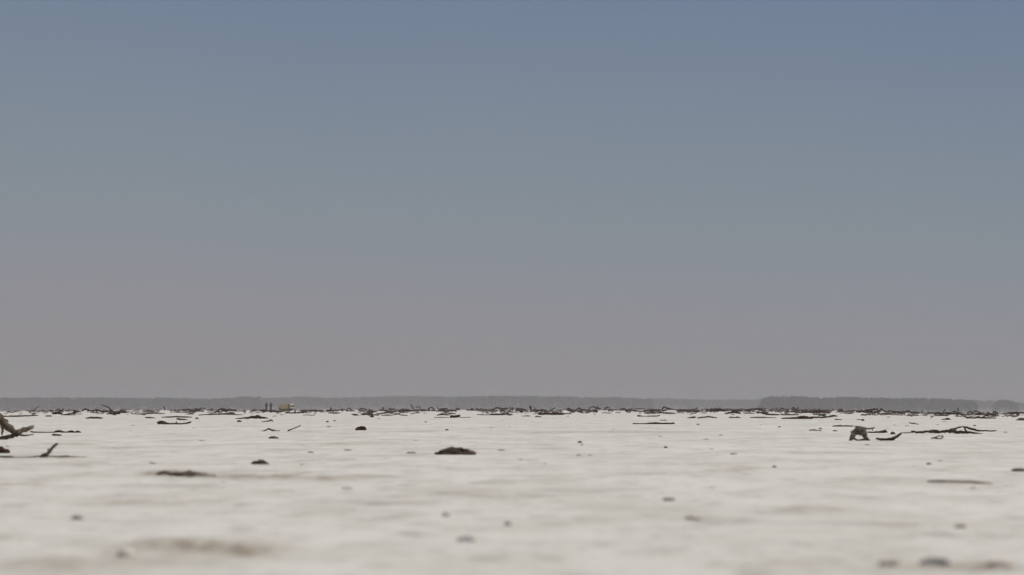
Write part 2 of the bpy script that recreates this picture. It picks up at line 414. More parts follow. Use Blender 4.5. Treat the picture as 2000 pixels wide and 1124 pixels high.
wood("driftwood_log", "thin stick with a fat left knob and small stub, left middle distance", "driftwood", "dark",
     [(308, 826, 2), (315, 825.8, 3.3), (322, 826.3, 2.8), (327, 827.8, 1.6), (345, 828, 1.5), (360, 827.5, 1.3), (373, 825, 1.5)], [(344, 827.5, 1.2), (344.5, 823.5, .8)], base=829, parts=("stem", "stub"))
lump("clod", "small dark clod just right of the upper brown stick at left", "clod", "clod", 381, 388, 814.8, 818.5, .5, sub=2)
wood("driftwood_tangle", "dark clump with twigs sticking up, left of the long thin stick", "driftwood", "dark",
     [(358, 801, 1), (368, 800, 1.7), (376, 803.5, 2.4), (387, 802.5, 1.5)], [(385, 802, 1), (394, 797.5, 1), (402, 799, .8)], [(360, 800, .8), (352, 802, .7)], base=805.5, parts=("stem", "twig", "twig"))
wood("driftwood_log", "dark humped clump on the skyline left of the pointed branch", "driftwood", "dark", [(425, 802, 1.4), (433, 799.5, 2), (440, 802.5, 2.6), (450, 801.5, 1.5)], [(452, 801.5, 1.6), (458, 802, 1.8), (464, 803, 1)], base=804.5)
wood("driftwood_stick", "very long thin stick lying left of the pointed branch", "driftwood", "dark", [(388, 811.5, .8), (405, 810, 1), (425, 809.5, 1.3), (440, 808.5, 1.6), (455, 810, 1), (472, 810.5, .6)])
wood("driftwood_branch", "long dark pointed branch with two humps, in front of the two people", "driftwood", "red",
     [(460, 818.3, .7), (475, 817.2, 1.4), (488, 816, 2), (496, 814.5, 2.6), (503, 815, 2.8), (512, 816, 2), (524, 817.3, .8)], [(498, 815, 2), (503.5, 812.2, 1.8), (509, 815, 1.4)], base=818.5, parts=("stem", "knot"))
lump("clod", "small dark clod under the left tip of the pointed branch", "clod", "clod", 463, 472, 820, 824.3, .55, sub=2)
wood("twig", "short grey twig with a knob at its right end, below the pointed branch", "twig", "grey", [(511, 823.8, .7), (522, 823, 1.1), (529, 820.8, 1.8), (533, 823.3, 1)])
wood("bent_twig", "grey twig bent into a low arch in the left middle distance", "twig", "grey", [(511, 842.5, .9), (518, 841.5, 1.2), (524, 837.8, 1.6), (530, 840, 1.5), (537, 841.5, 1.5), (547, 842.3, .7)])
lump("clod", "small pointed grey clod just below the arched twig", "clod", "clod", 524, 545, 852.2, 857, .4, tail=.4)
wood("thin_stick", "thin pale grey stick slanting up to the right, below the tan van", "stick", "grey", [(562, 842, 1.5), (568, 839.5, 1.2), (577, 836, 1), (587, 831.5, .9)], base=843, ystep=.6)
lump("clod", "dark pointed clod with a thin tail to the right, left of centre foreground", "clod", "clod", 490, 527, 898, 907, .32, tail=.5)
# ------------------------------------------------------------------ middle
wood("driftwood_log", "long red-brown log on the skyline right of the tan van", "driftwood", "red", [(588, 802.5, .9), (600, 803.5, 1.6), (613, 803.8, 1.9), (629, 803.5, 1.5)])
wood("driftwood_stick", "dark stick with an upright stub, in front of the tan van", "driftwood", "dark", [(557, 806.5, 1.1), (570, 806.8, 1.4), (585, 806.5, 1.1), (600, 805.3, .8)], [(576, 806.5, 1.4), (576.5, 800.5, 1.2)], base=808, parts=("stem", "stub"))
wood("driftwood_tangle", "reddish twig heap directly below the two people", "driftwood", "red", [(508, 803, 1.4), (516, 801, 1.2), (524, 804, 1.6)], [(512, 804.5, 1.6), (530, 802, 1.1), (541, 804.5, 1.3)], [(527, 804.5, 1.8), (533, 804, 1.6), (552, 805, .9)], base=806, parts=("stem", "branch", "branch"))
wood("driftwood_log", "small dark clump with an upright knob at the left end of the centre skyline", "driftwood", "dark", [(637, 803.5, 1.6), (645, 802.3, 2), (652, 803.5, 1.2)], [(646, 802, 1.3), (647, 797, 1.4)], base=805, parts=("stem", "stub"))
wood("driftwood_twig", "row of low dark twigs right of the clump with the upright knob", "driftwood", "dark", [(654, 802.5, 1.6), (660, 802, 1.5), (668, 799.5, .9), (675, 801.5, 1), (682, 803.5, .9)], base=804)
wood("bent_twig", "dark twig arched like a bridge on the centre-left skyline", "twig", "dark", [(676, 803, .9), (680, 798, 1.1), (684, 799, 1.2), (688, 802.5, 1.2), (694, 803.5, .8)], base=804)
wood("bent_twig", "square-topped dark twig arch just right of the bridge-like twig", "twig", "dark", [(703, 803.5, .9), (704, 798.5, 1), (710, 798.8, 1.1), (715, 799.5, .8)], base=804)
wood("driftwood_tangle", "grey-brown tangle with a twig rising to the right, left of the brown pole", "driftwood", "grey",
     [(706, 810, 1.6), (716, 809.5, 2), (728, 810.5, 1.5), (740, 811, 1.2)], [(711, 810, 1), (720, 806, 1.1), (728, 801, .9)], [(708, 807.5, .8), (720, 807.5, 1), (732, 805, .8)], base=812, parts=("stem", "branch", "branch"))
lump("clod", "red-black knob at the foot of the grey-brown tangle", "clod", "redclod", 722, 731, 810.5, 815.5, .5, sub=2)
wood("driftwood_stick", "brown pole slanting up to the right, right of the grey-brown tangle", "driftwood", "tan", [(738, 809, 1), (752, 807, 1.5), (763, 805.8, 1.7), (776, 802.5, 1.2)], base=810)
wood("driftwood_stick", "thin curved grey stick below the brown slanting pole", "driftwood", "grey", [(745, 811.5, .8), (760, 811.8, 1), (775, 809.5, .9), (786, 811.5, 1.3), (796, 811.5, 1)])
wood("driftwood_chip", "small dark chip left of the grey-brown tangle", "driftwood", "dark", [(690, 811, .9), (695, 811.3, 1.4), (700, 811, 1)])
wood("driftwood_log", "long dark log on the skyline with a brown right half, left of centre", "driftwood", "red", [(775, 804, 1.3), (784, 802, 1.8), (800, 802.3, 1.6), (815, 801.8, 1.4), (828, 801, 1.6), (840, 802.5, .9)])
wood("twig", "crooked twig standing up from the long dark log", "twig", "dark", [(808, 801.5, 1.1), (806.5, 797, 1.3), (802.5, 790.5, .8)], base=803)
wood("bent_twig", "small hooked twig beside the crooked upright twig", "twig", "dark", [(812, 797.5, .8), (816, 794.8, 1), (821, 796.5, .9), (819, 800, .8)], base=803)
lump("clod", "reddish brown wedge-shaped clod alone on salt, left of centre", "clod", "redclod", 693, 716, 832.5, 841, .75, tail=.35)
wood("bent_twig", "dark hoop-shaped twig on the skyline above the red-black block", "twig", "dark", [(837, 803.5, 1.1), (839, 797, 1.1), (845, 797, 1.1), (848, 802, 1)], base=804.5)
wood("driftwood_log", "long flat dark log with upright twigs, right of the hoop-shaped twig", "driftwood", "dark", [(851, 803.2, 1.2), (865, 803.3, 1.6), (880, 802.8, 1.6), (893, 803.3, 1)], [(857, 803, .9), (855, 797, .8), (853, 793.5, .5)], [(863, 803, 1), (868, 798.5, 1.5), (874, 799.5, 1.1), (876, 802, .9)], base=804.5, parts=("stem", "twig", "twig"))
wood("driftwood_stick", "thin dark stick behind the red-black block near centre", "driftwood", "dark", [(853, 811.5, .8), (862, 809.8, 1.4), (877, 811, 1)])
wood("driftwood_stick", "thin stick leading left from the red-black block", "driftwood", "dark", [(848, 816, .7), (860, 815.7, 1), (877, 816, .9)])
wood("wood_block", "short thick red-black wood block near the centre", "driftwood", "red", [(880, 814.8, 2.4), (885, 814.2, 2.7), (892, 813.6, 2.7), (898, 813, 2.3)], base=817)
wood("driftwood_stick", "thin reddish stick leading right from the red-black block", "driftwood", "red", [(898, 816, .7), (908, 815.8, .8), (920, 815, .5)])
lump("driftwood_lump", "largest dark brown lump lying alone in the centre foreground", "driftwood", "clod", 848, 931, 872.5, 888, .6, rough=.5, sub=5, depth=.7, tail=.12)
wood("driftwood_stick", "long thin stick thickening to the right, right of the red-black block", "driftwood", "dark", [(932, 810, .7), (950, 810.8, 1), (965, 810, 1.5), (980, 809.8, 1.7), (990, 808.8, 1.7), (1002, 810.5, .8)])
wood("bent_twig", "dark log arched over the centre skyline left of the tan stubs", "driftwood", "dark", [(961, 804, 1), (966, 798, 1.2), (972, 796.8, 1.6), (984, 798.3, 1.5), (994, 797.5, 1.3)], base=805)
wood("driftwood_stub", "taller of two tan splintered stubs standing at the centre skyline", "driftwood", "tan", [(996, 803.5, 1.4), (997, 797, 1.1), (996, 793.5, .6)], base=804.5)
wood("driftwood_stub", "shorter of two tan splintered stubs standing at the centre skyline", "driftwood", "tan", [(1000.5, 803.5, 1.4), (1001, 795.5, .9)], base=804.5)
wood("driftwood_stub", "dark round-headed stub standing tall right of the tan stubs", "driftwood", "dark", [(1037, 803.5, 1.1), (1036.5, 798.5, 1.4), (1036, 796, 2.6), (1036, 794, 1.6)], base=804)
wood("driftwood_stick", "dark slanting stick between tan stubs and the round-headed stub", "driftwood", "dark", [(1008, 798, .8), (1018, 799, 1.2), (1028, 801, 1.2)], base=804.5)
wood("driftwood_stick", "low flat stick under the dark slanting stick right of the tan stubs", "driftwood", "dark", [(1006, 803, .8), (1014, 802, 1), (1022, 803, .7)], base=804.5)
wood("driftwood_log", "dark drooping log behind the flat red-brown beam", "driftwood", "dark", [(1040, 802.5, .9), (1052, 801.5, 1.3), (1062, 801.2, 1.8), (1070, 803.3, 1.2)], base=804.5)
wood("twig", "twig leaning right above the right end of the flat red-brown beam", "twig", "dark", [(1073, 802.5, 1), (1079, 800, 1.2), (1084, 796.5, .9)], base=804)
wood("wooden_beam", "straight thick red-brown beam lying flat right of centre", "driftwood", "red", [(1052, 809, 2), (1064, 808.8, 2.2), (1085, 808.7, 2.3), (1101, 808.7, 2.1)], base=811)
wood("driftwood_stick", "faint thin stick below the left end of the flat red-brown beam", "driftwood", "grey", [(1019, 813.3, .7), (1028, 813, 1.1), (1036, 813, .7)])
wood("driftwood_stick", "small broken twigs below the middle of the flat red-brown beam", "driftwood", "dark", [(1045, 815, .8), (1050, 813.5, 1.2), (1058, 815.3, .7)])
# ------------------------------------------------------------------ right of centre
wood("bent_twig", "zigzag dark twig right of the flat red-brown beam", "twig", "dark", [(1107, 797, .8), (1113, 801, 1.3), (1120, 802.5, 1.5), (1127, 800, 1), (1131, 797.5, 1.4), (1138, 800.5, 1), (1152, 802, 1.4)], base=804.5)
wood("driftwood_branch", "dark branch arched high above the skyline right of the zigzag twig", "driftwood", "dark", [(1151, 801.5, .9), (1151.5, 797, 1), (1158, 795, 1.1), (1166, 797, 1.7), (1174, 799, 1.4)], [(1166, 797, 1), (1168, 794, .8)], base=804, parts=("stem", "twig"))
wood("bent_twig", "short hooked dark twig just right of the high arched branch", "twig", "dark", [(1181, 800.5, .9), (1184, 796.5, 1.7), (1190, 797, 1)], base=803.5)
wood("driftwood_log", "dark wedge-ended log pointing left on the skyline right of centre", "driftwood", "dark", [(1214, 798, .8), (1220, 800.5, 2.2), (1226, 801.8, 2.2), (1240, 803, 1.4), (1256, 804, 1.4)], [(1238, 799.5, .7), (1250, 798.5, .9), (1260, 799.5, .7)], base=805, parts=("stem", "twig"))
wood("driftwood_log", "brown log in the litter right of the wedge-ended log", "driftwood", "red", [(1258, 802.5, 1.2), (1272, 803.5, 1.5), (1290, 802.5, 1.2)], base=805)
wood("driftwood_stick", "dark stick lying in front of the brown litter right of centre", "driftwood", "dark", [(1261, 808.5, .9), (1272, 806.5, 1.6), (1280, 808, 1)])
wood("driftwood_stick", "dark forked stick right of centre behind the long lone stick", "driftwood", "dark", [(1290, 804, 1), (1296, 807, 1.3), (1308, 807.3, 1.6), (1320, 808, .9)], base=809)
wood("driftwood_stick", "chain of small dark chips behind the long lone stick", "driftwood", "dark", [(1244, 812.5, .9), (1250, 813, 1.8), (1258, 814, .8), (1272, 813.2, 1.3), (1282, 813, 1.1), (1290, 811.5, .8)])
wood("driftwood_stick", "long lone stick lying flat on open salt right of centre", "driftwood", "dark", [(1236, 827.8, 1.2), (1250, 828, 1.1), (1264, 827.8, 1.5), (1280, 827, 1.9), (1296, 827.8, 1.6), (1310, 827.6, 1.8), (1318, 827, 1.2)])
wood("driftwood_chip", "small pale chip just behind the long lone stick", "driftwood", "grey", [(1289, 821, .8), (1297, 821.5, 1.1), (1302, 821, .7)])
wood("bent_twig", "dark tuft-like knot standing on the skyline above the long lone stick", "twig", "dark", [(1293, 800, 1), (1297, 795.5, 1.7), (1302, 797, 1.4), (1310, 799.5, 1.6)], base=803.5)
wood("driftwood_log", "red-brown log right of the tuft-like knot", "driftwood", "red", [(1325, 801.5, 1), (1335, 801, 1.6), (1350, 803.5, 1.8), (1366, 804, 1.2)], base=805.5)
wood("twig", "small twig rising to the right above the red-brown log", "twig", "dark", [(1353, 801, .8), (1358, 799.5, 1), (1363, 796, .8)], base=804)
wood("driftwood_stick", "lumpy broken stick left of the long curved stick", "driftwood", "dark", [(1343, 816.5, .9), (1350, 816, 1.5), (1358, 815, 1.6)], base=817.5)
wood("driftwood_stick", "long gently curved dark stick right of the long lone stick", "driftwood", "dark", [(1362, 817.3, 1.2), (1372, 815.5, 1.3), (1385, 814.3, 1.3), (1400, 816.5, .9)], base=817.8)
wood("driftwood_tangle", "dense dark tangle on the skyline above the curved sticks", "driftwood", "dark", [(1383, 800, 1.3), (1388, 803, 2), (1398, 799.5, 1.7), (1410, 800.5, 1.8), (1418, 803, 1.3)], [(1392, 804, 1.1), (1402, 803, 1.4), (1414, 801, 1)], base=806, parts=("stem", "branch"))
wood("driftwood_tangle", "reddish litter clump right of the dense dark tangle", "driftwood", "red", [(1415, 808, 1), (1424, 807, 1.8), (1436, 805.5, 2), (1446, 807.5, 1.4)], [(1430, 802, 1), (1440, 803.5, 1.6), (1448, 801, 1)], base=809.5, parts=("stem", "branch"))
wood("driftwood_log", "long dark log on the skyline right of the reddish litter clump", "driftwood", "dark", [(1452, 803, 1.1), (1463, 800.5, 1.6), (1480, 799, 1.6), (1488, 799.5, 1.2)], base=804)
wood("driftwood_twig", "two-humped dark twig left of the thin flat curved stick", "twig", "dark", [(1424, 816.8, 1), (1428, 815, 1.3), (1434, 816.3, 1.1), (1440, 815, 1.4), (1446, 816.5, .8)])
wood("driftwood_stick", "thin flat curved stick left of the thick red-brown log", "driftwood", "grey", [(1465, 816.3, 1), (1478, 815.5, 1.3), (1495, 816, 1.3), (1516, 817, .8)])
wood("driftwood_log", "dark log lying behind the thin flat curved stick", "driftwood", "dark", [(1488, 808, .9), (1500, 810, 1.5), (1512, 810.5, 1.8), (1523, 810.3, 1)], base=812)
wood("driftwood_log", "dark log behind the thick red-brown log", "driftwood", "red", [(1525, 809.5, 1.2), (1540, 810.8, 1.6), (1560, 810.5, 1.2)], base=812)
wood("driftwood_log", "thick red-brown log with a bent branch to its right", "driftwood", "red", [(1526, 818, 1), (1540, 817, 1.5), (1555, 816.5, 2), (1566, 815.8, 3), (1576, 816.5, 2.6), (1587, 817, 1.7)],
     [(1583, 815, 1.3), (1600, 815.8, 1.5), (1615, 815.3, 1.4), (1626, 812.5, 1.7), (1635, 813.5, 1.1)], base=819, parts=("stem", "branch"))
wood("driftwood_tangle", "red and dark twig heap behind the bent branch of the thick log", "driftwood", "red", [(1584, 805, 1.2), (1594, 803, 1.7), (1606, 803, 1.8), (1616, 806, 1.1)], [(1590, 807, 1), (1602, 806.5, 1.3)], base=808, parts=("stem", "branch"))
wood("twig", "tiny bent twig on the skyline above the thick red-brown log", "twig", "dark", [(1546, 803, .8), (1549, 800, 1), (1551, 797, 1.4), (1547, 796.5, .8)], base=804)
wood("driftwood_chip", "small dark flat chip right of the thick log's bent branch", "driftwood", "dark", [(1630, 819.5, .9), (1637, 820, 1.3), (1644, 820, .8)])
lump("clod", "tiny black clod in open salt behind the stump", "clod", "clod", 1682, 1688.5, 818.3, 822.3, .5, sub=2)
wood("driftwood_chip", "pale chip touching the tiny black clod behind the stump", "driftwood", "grey", [(1673, 820.5, .8), (1678, 820, 1.3), (1682, 820, .8)])
wood("driftwood_tangle", "dark litter heap on the skyline behind the stump", "driftwood", "dark", [(1672, 805, 1.3), (1680, 804, 2.2), (1688, 803, 1.6)], [(1690, 802, 1.4), (1702, 800.5, 1.8), (1714, 799, 1.2)], [(1692, 805.5, 1.2), (1700, 804.5, 1.4), (1712, 805, 1)], base=807.5, parts=("stem", "branch", "branch"))
wood("driftwood_tangle", "pinkish twisted twigs right of the dark litter heap behind the stump", "driftwood", "red", [(1716, 805, 1.1), (1721, 799, 1.1), (1726, 803, 1.4), (1734, 804.5, 1.4)], [(1718, 803, 1), (1724, 798.5, .8)], base=807, parts=("stem", "twig"))
wood("driftwood_log", "dark log on the skyline right of the pinkish twigs", "driftwood", "dark", [(1737, 803.5, 1.3), (1744, 804.5, 1.8), (1752, 805.5, 1.2), (1766, 805.5, 1), (1772, 803.5, 1.8), (1784, 806, 1.6), (1794, 805.5, 1)], base=808.5)
wood("driftwood_stick", "thin flat stick behind the stump and the bowed branch", "driftwood", "grey", [(1719, 810.7, 1.2), (1732, 810, .9), (1746, 810.4, 1), (1768, 811.5, .6)])
lump("pebble", "small dark pebble below the thin flat stick behind the stump", "pebble", "clod", 1732, 1739, 813.2, 816, .5, sub=2)
lump("pebble", "small dark pebble right of the thin flat stick behind the bowed branch", "pebble", "clod", 1778, 1783, 811.8, 814.6, .5, sub=2)
wood("driftwood_stick", "faded stick slanting down to the right above the long knotted driftwood", "driftwood", "grey", [(1775, 826, .7), (1784, 827.5, 1.3), (1794, 829, .9)])
# the stump and the pieces round it
wood("tree_stump", "grey-brown stump with splayed root legs and a hole through its middle", "stump", "stump",
     [(1660, 861, 2.2), (1664, 856, 3.8), (1667, 849, 4.6), (1671, 842, 4.2), (1675, 837, 3)],
     [(1671, 837, 2.2), (1676, 838.5, 3.8), (1681, 839.5, 4), (1685, 841, 3)],
     [(1681, 836, 2.4), (1685, 842, 4.3), (1689, 850, 4.5), (1692, 857, 3.8), (1698, 861, 2.0)],
     [(1668, 845.5, 3.4), (1677, 846.3, 4), (1686, 847, 3.6)],
     [(1668, 857, 1.8), (1676, 860, 1.6), (1684, 859.5, 1.8), (1690, 858, 1.8)],
     [(1668, 846, 1.9), (1660.5, 843.5, .9)],
     [(1687, 843, 1.6), (1692, 839.5, .8)],
     [(1674, 837, 1.6), (1672, 832, .7)],
     [(1668, 833.5, .8), (1680, 834, 1.6), (1692, 838, 1.9)],
     base=861, ystep=.1, parts=("root_leg", "crown", "root_leg", "trunk", "root", "stub", "stub", "stub", "branch"))
wood("driftwood_stick", "straight dark stick meeting the stump's top from the left", "driftwood", "red", [(1626, 832.6, .9), (1635, 832.5, 1.5), (1650, 832.8, 1.7), (1666, 832.8, 1.2)])
wood("forked_twig", "flat grey twig with a down-turned fork right of the stump's top", "twig", "grey", [(1690, 838.2, 1.2), (1700, 837.5, 1.6), (1708, 835.8, 1.2)], [(1704, 837, 1), (1704.5, 841.5, .9)], base=842, parts=("stem", "fork"))
wood("driftwood_stick", "dark stick with a thick right end beside the stump", "driftwood", "dark", [(1694, 844.5, 1.2), (1708, 844.8, 1.5), (1720, 844, 2), (1728, 842.8, 2.8), (1733, 844.5, 1.2)], base=846.5)
lump("clod", "small dark clod between the stump and the long knotted driftwood", "clod", "clod", 1739, 1749, 843.5, 848.8, .65, sub=2)
wood("bowed_branch", "dark bowed branch curving up to the right, right of the stump", "driftwood", "dark", [(1711, 856.5, 1.4), (1720, 858.3, 2.4), (1732, 858.7, 2.7), (1742, 858, 2.9), (1750, 854.5, 2.6), (1756, 850, 2.3), (1760, 846, 1.7)], base=861, ystep=.3)
wood("thin_stick", "thin reddish stick joining the bowed branch to the long knotted driftwood", "stick", "red", [(1760, 846.3, .9), (1770, 845.8, 1), (1783, 845, .7)], base=847)
wood("driftwood_branch", "long knotted dark driftwood with an arched gap, at right", "driftwood", "dark",
     [(1780, 842.5, 1.2), (1787, 844, 1.9), (1796, 845, 1.9), (1808, 843.5, 2), (1820, 843, 2.6), (1832, 844.5, 2.1), (1845, 843, 2.4), (1856, 842.3, 3.2), (1868, 844, 3), (1880, 845, 2.6), (1896, 845.3, 2), (1908, 847, 1.7), (1920, 848.5, .6)],
     [(1854, 841, 2.2), (1866, 838, 2), (1873, 835, 1.6), (1881, 833.6, 1.3), (1889, 835.5, 2), (1897, 838, 2.2), (1908, 841, 1.9), (1920, 841.5, 1.3), (1934, 842, 1.2), (1946, 841.5, 1)],
     [(1884, 836, 1.6), (1886, 841, 1.7), (1890, 845, 1.6)], [(1815, 842, 1.2), (1824, 840.5, 1.5), (1834, 842, 1)],
     base=848, ystep=.06, parts=("stem", "limb", "limb", "limb"))
wood("ring_twig", "small brown looped twig in front of the long knotted driftwood", "twig", "grey", [(1818, 856.5, .8), (1826, 855.5, 1.4), (1832, 852.5, 1), (1840, 852, 1.2), (1842, 854.5, 1.2), (1835, 857, 1.3), (1826, 856.5, 1.2)], base=858)
lump("clod", "dark red clod with a thin tail, behind the long knotted driftwood", "clod", "redclod", 1838, 1858, 816.5, 820.8, .75, tail=.6)
wood("driftwood_log", "dark log with a tall twig on the right skyline", "driftwood", "dark", [(1825, 811, 1.2), (1834, 808, 1.4), (1850, 807, 1.7), (1866, 807.5, 1.5), (1877, 806.5, 1)], [(1871, 807, .8), (1871.5, 800, 1), (1869.5, 797.5, 1.1)], base=812, parts=("stem", "twig"))
wood("twig", "short slanting twig touching the tall twig on the right skyline", "twig", "dark", [(1860, 803.5, 1), (1866, 804, 1.3), (1869, 805.5, .8)], base=808)
wood("twig", "tiny upright twig left of the tall twig on the right skyline", "twig", "dark", [(1842, 808, .9), (1843, 803.5, .9), (1846, 801.5, 1.2)], base=808)
wood("driftwood_log", "long flat dark log with one raised branch at far right", "driftwood", "dark", [(1883, 814, 1.1), (1890, 815.8, 1.7), (1904, 816.5, 1.5), (1912, 815, 2.1), (1918, 816.5, 1.6), (1932, 817, 1.6), (1946, 817, .9)], [(1919, 815.5, 1.2), (1928, 812, 1.3), (1946, 809.8, .9)], base=818.5, parts=("stem", "branch"))
lump("driftwood_lump", "low black lump cut by the right edge of the picture", "driftwood", "clod", 1983, 2016, 816.5, 822, .4)
wood("driftwood_log", "reddish log on the skyline at the far right edge", "driftwood", "red", [(1968, 808.5, .9), (1978, 806.5, 1.7), (1990, 806.5, 1.5), (2012, 807, 1)], base=810)
wood("twig", "left and lower of two short dark twigs on the far right skyline", "twig", "dark", [(1889, 808, 1), (1892, 805.5, 1), (1896, 805, 1.4), (1901, 806, .8)], base=809)
wood("twig", "right and higher of two short dark twigs on the far right skyline", "twig", "dark", [(1902, 803.5, 1), (1910, 804.5, 1.3), (1917, 808, .9)], base=809)
wood("bent_twig", "tiny hooked twig near the far right end of the skyline", "twig", "dark", [(1940, 808.5, .8), (1941, 804.5, 1.3), (1947, 805.5, .8)], base=809)

# ------------------------------------------------------------------ foreground pebbles
lump("pebble", "round grey pebble in the left foreground", "pebble", "darkstone", 140, 163, 1001, 1015, .5)
lump("salt_lump", "pale cream lump lying in brown earth, bottom left", "salt lump", "salt", 228, 266, 1061, 1090, .5, depth=.9)
lump("pebble", "flat grey pebble at bottom centre", "pebble", "darkstone", 892, 931, 1041, 1059, .5)
lump("pebble", "small faint pebble right above the flat grey pebble at bottom centre", "pebble", "stone", 863, 880, 995, 1009, .5)
lump("pebble", "faint pale pebble upper right of the flat grey pebble", "pebble", "stone", 984, 1000, 1013, 1027, .5, sub=2)
lump("pebble", "small grey pebble on open salt right of centre foreground", "pebble", "stone", 1295, 1319, 967, 978, .5)
lump("earth_crumb", "flat brownish crumb in the right-centre foreground", "clod", "earth", 1338, 1374, 1002, 1014, .5)
lump("pebble", "brown pebble alone in the right foreground", "pebble", "earth", 1864, 1889, 1017, 1031, .5)
lump("stone", "largest dark grey stone, at bottom right", "stone", "darkstone", 1795, 1858, 1085, 1107, .6, tail=.15)
lump("earth_crumb", "low brown crumb left of the dark grey stone at bottom right", "clod", "earth", 1716, 1758, 1094, 1108, .5)
lump("earth_crumb", "reddish brown crumb right of the dark grey stone at bottom right", "clod", "earth", 1926, 1978, 1094, 1114, .35)
wood("twig", "flat twig with a dark left half, right foreground below the long driftwood", "twig", "grey", [(1812, 940.5, 1.2), (1830, 940, 2.6), (1855, 941, 1.8), (1880, 941.5, 1.6), (1905, 942, 2), (1938, 945, .8)])
lump("pebble", "small dark pebble above the flat twig in the right foreground", "pebble", "clod", 1809, 1820, 902.5, 907.5, .5, sub=2)
lump("clod", "dark flat clod at the right edge of the foreground", "clod", "brownearth", 1974, 2008, 915.5, 921, .5, tail=.3)
lump("pebble", "tiny dark pebble in the salt left of the flat twig's dark pebble", "pebble", "clod", 1508, 1517, 908.5, 913.5, .5, sub=2)
lump("clod", "low brown clod at the left end of the earth streak, left foreground", "clod", "brownearth", 304, 340, 921.5, 929, .6, rough=.6, tail=.3)
lump("clod", "broad dark brown clod topping the earth streak in the left foreground", "clod", "brownearth", 330, 398, 920, 931, .45, rough=.75, sub=4, tail=.2)
lump("clod", "small earth crumb past the right end of the broad brown clod", "clod", "earth", 385, 424, 926, 932.5, .4, rough=.6, tail=.3)
lump("pebble", "grey twiglike pebble left of the big centre lump", "pebble", "stone", 793, 813, 879.5, 885.5, .7)
lump("pebble", "small blurred grey pebble below the wedge-shaped clod", "pebble", "stone", 672, 688, 875, 880, .5, sub=2)
lump("pebble", "tiny dark pebble straight above the big centre lump", "pebble", "clod", 869, 876, 837, 841.3, .5, sub=2)
lump("pebble", "black speck right of the wedge-shaped clod's row, near centre", "pebble", "clod", 828, 835, 821.5, 824.8, .5, sub=2)
lump("pebble", "black pebble below the left end of the centre skyline litter", "pebble", "clod", 636, 643, 819.8, 824.5, .5, sub=2)
lump("pebble", "small dark pebble right of the black pebble below the centre skyline", "pebble", "clod", 650, 657, 819.5, 822.5, .5, sub=2)
lump("pebble", "small grey pebble under the black pebble below the centre skyline", "pebble", "stone", 638, 646, 830.5, 834.3, .5, sub=2)
lump("pebble", "upper dark pebble of a close pair right of the centre lump", "pebble", "clod", 1127, 1138, 859, 865, .6, sub=2)
lump("pebble", "lower and smaller pebble of the close pair right of the centre lump", "pebble", "stone", 1133, 1140, 865.5, 870, .5, sub=2)
lump("pebble", "faint grey pebble straight below the close pair", "pebble", "stone", 1126, 1136, 884, 890, .5, sub=2)
lump("pebble", "small dark pebble below the long lone stick", "pebble", "clod", 1296, 1304, 870, 875, .5, sub=2)
lump("pebble", "dark pebble right of the long lone stick's end", "pebble", "clod", 1360, 1367, 826.3, 829.8, .5, sub=2)
lump("pebble", "dark pebble in open salt below the thin flat curved stick", "pebble", "clod", 1519, 1526, 831.5, 835.3, .5, sub=2)
lump("pebble", "flat grey pebble below right of the long lone stick", "pebble", "stone", 1374, 1384, 855, 859, .5, sub=2)
lump("pebble", "wide blurred grey pebble in the right-centre middle ground", "pebble", "stone", 1425, 1441, 881, 887.5, .4, sub=2)
lump("pebble", "faint pebble above the flat grey pebble right of the lone stick", "pebble", "stone", 1404, 1413, 847, 851, .5, sub=2)
wood("twig", "short broken grey twig left of the stump's straight stick", "twig", "grey", [(1579, 841.5, .9), (1587, 840.3, 1.6), (1596, 840.8, 1.1), (1604, 841, 1.3)])
lump("pebble", "dark pebble above the broken grey twig left of the stump", "pebble", "clod", 1598, 1606, 834, 838, .5, sub=2)
lump("pebble", "dark flat pebble left of the stump below its straight stick", "pebble", "clod", 1626, 1636, 839, 843, .5, sub=2)
lump("pebble", "small dark pebble right of the long knotted driftwood's tip", "pebble", "stone", 1960, 1969, 841.5, 845.5, .5, sub=2)
lump("pebble", "tiny dark pebble above the long knotted driftwood's right tip", "pebble", "clod", 1900, 1907, 828, 832, .5, sub=2)

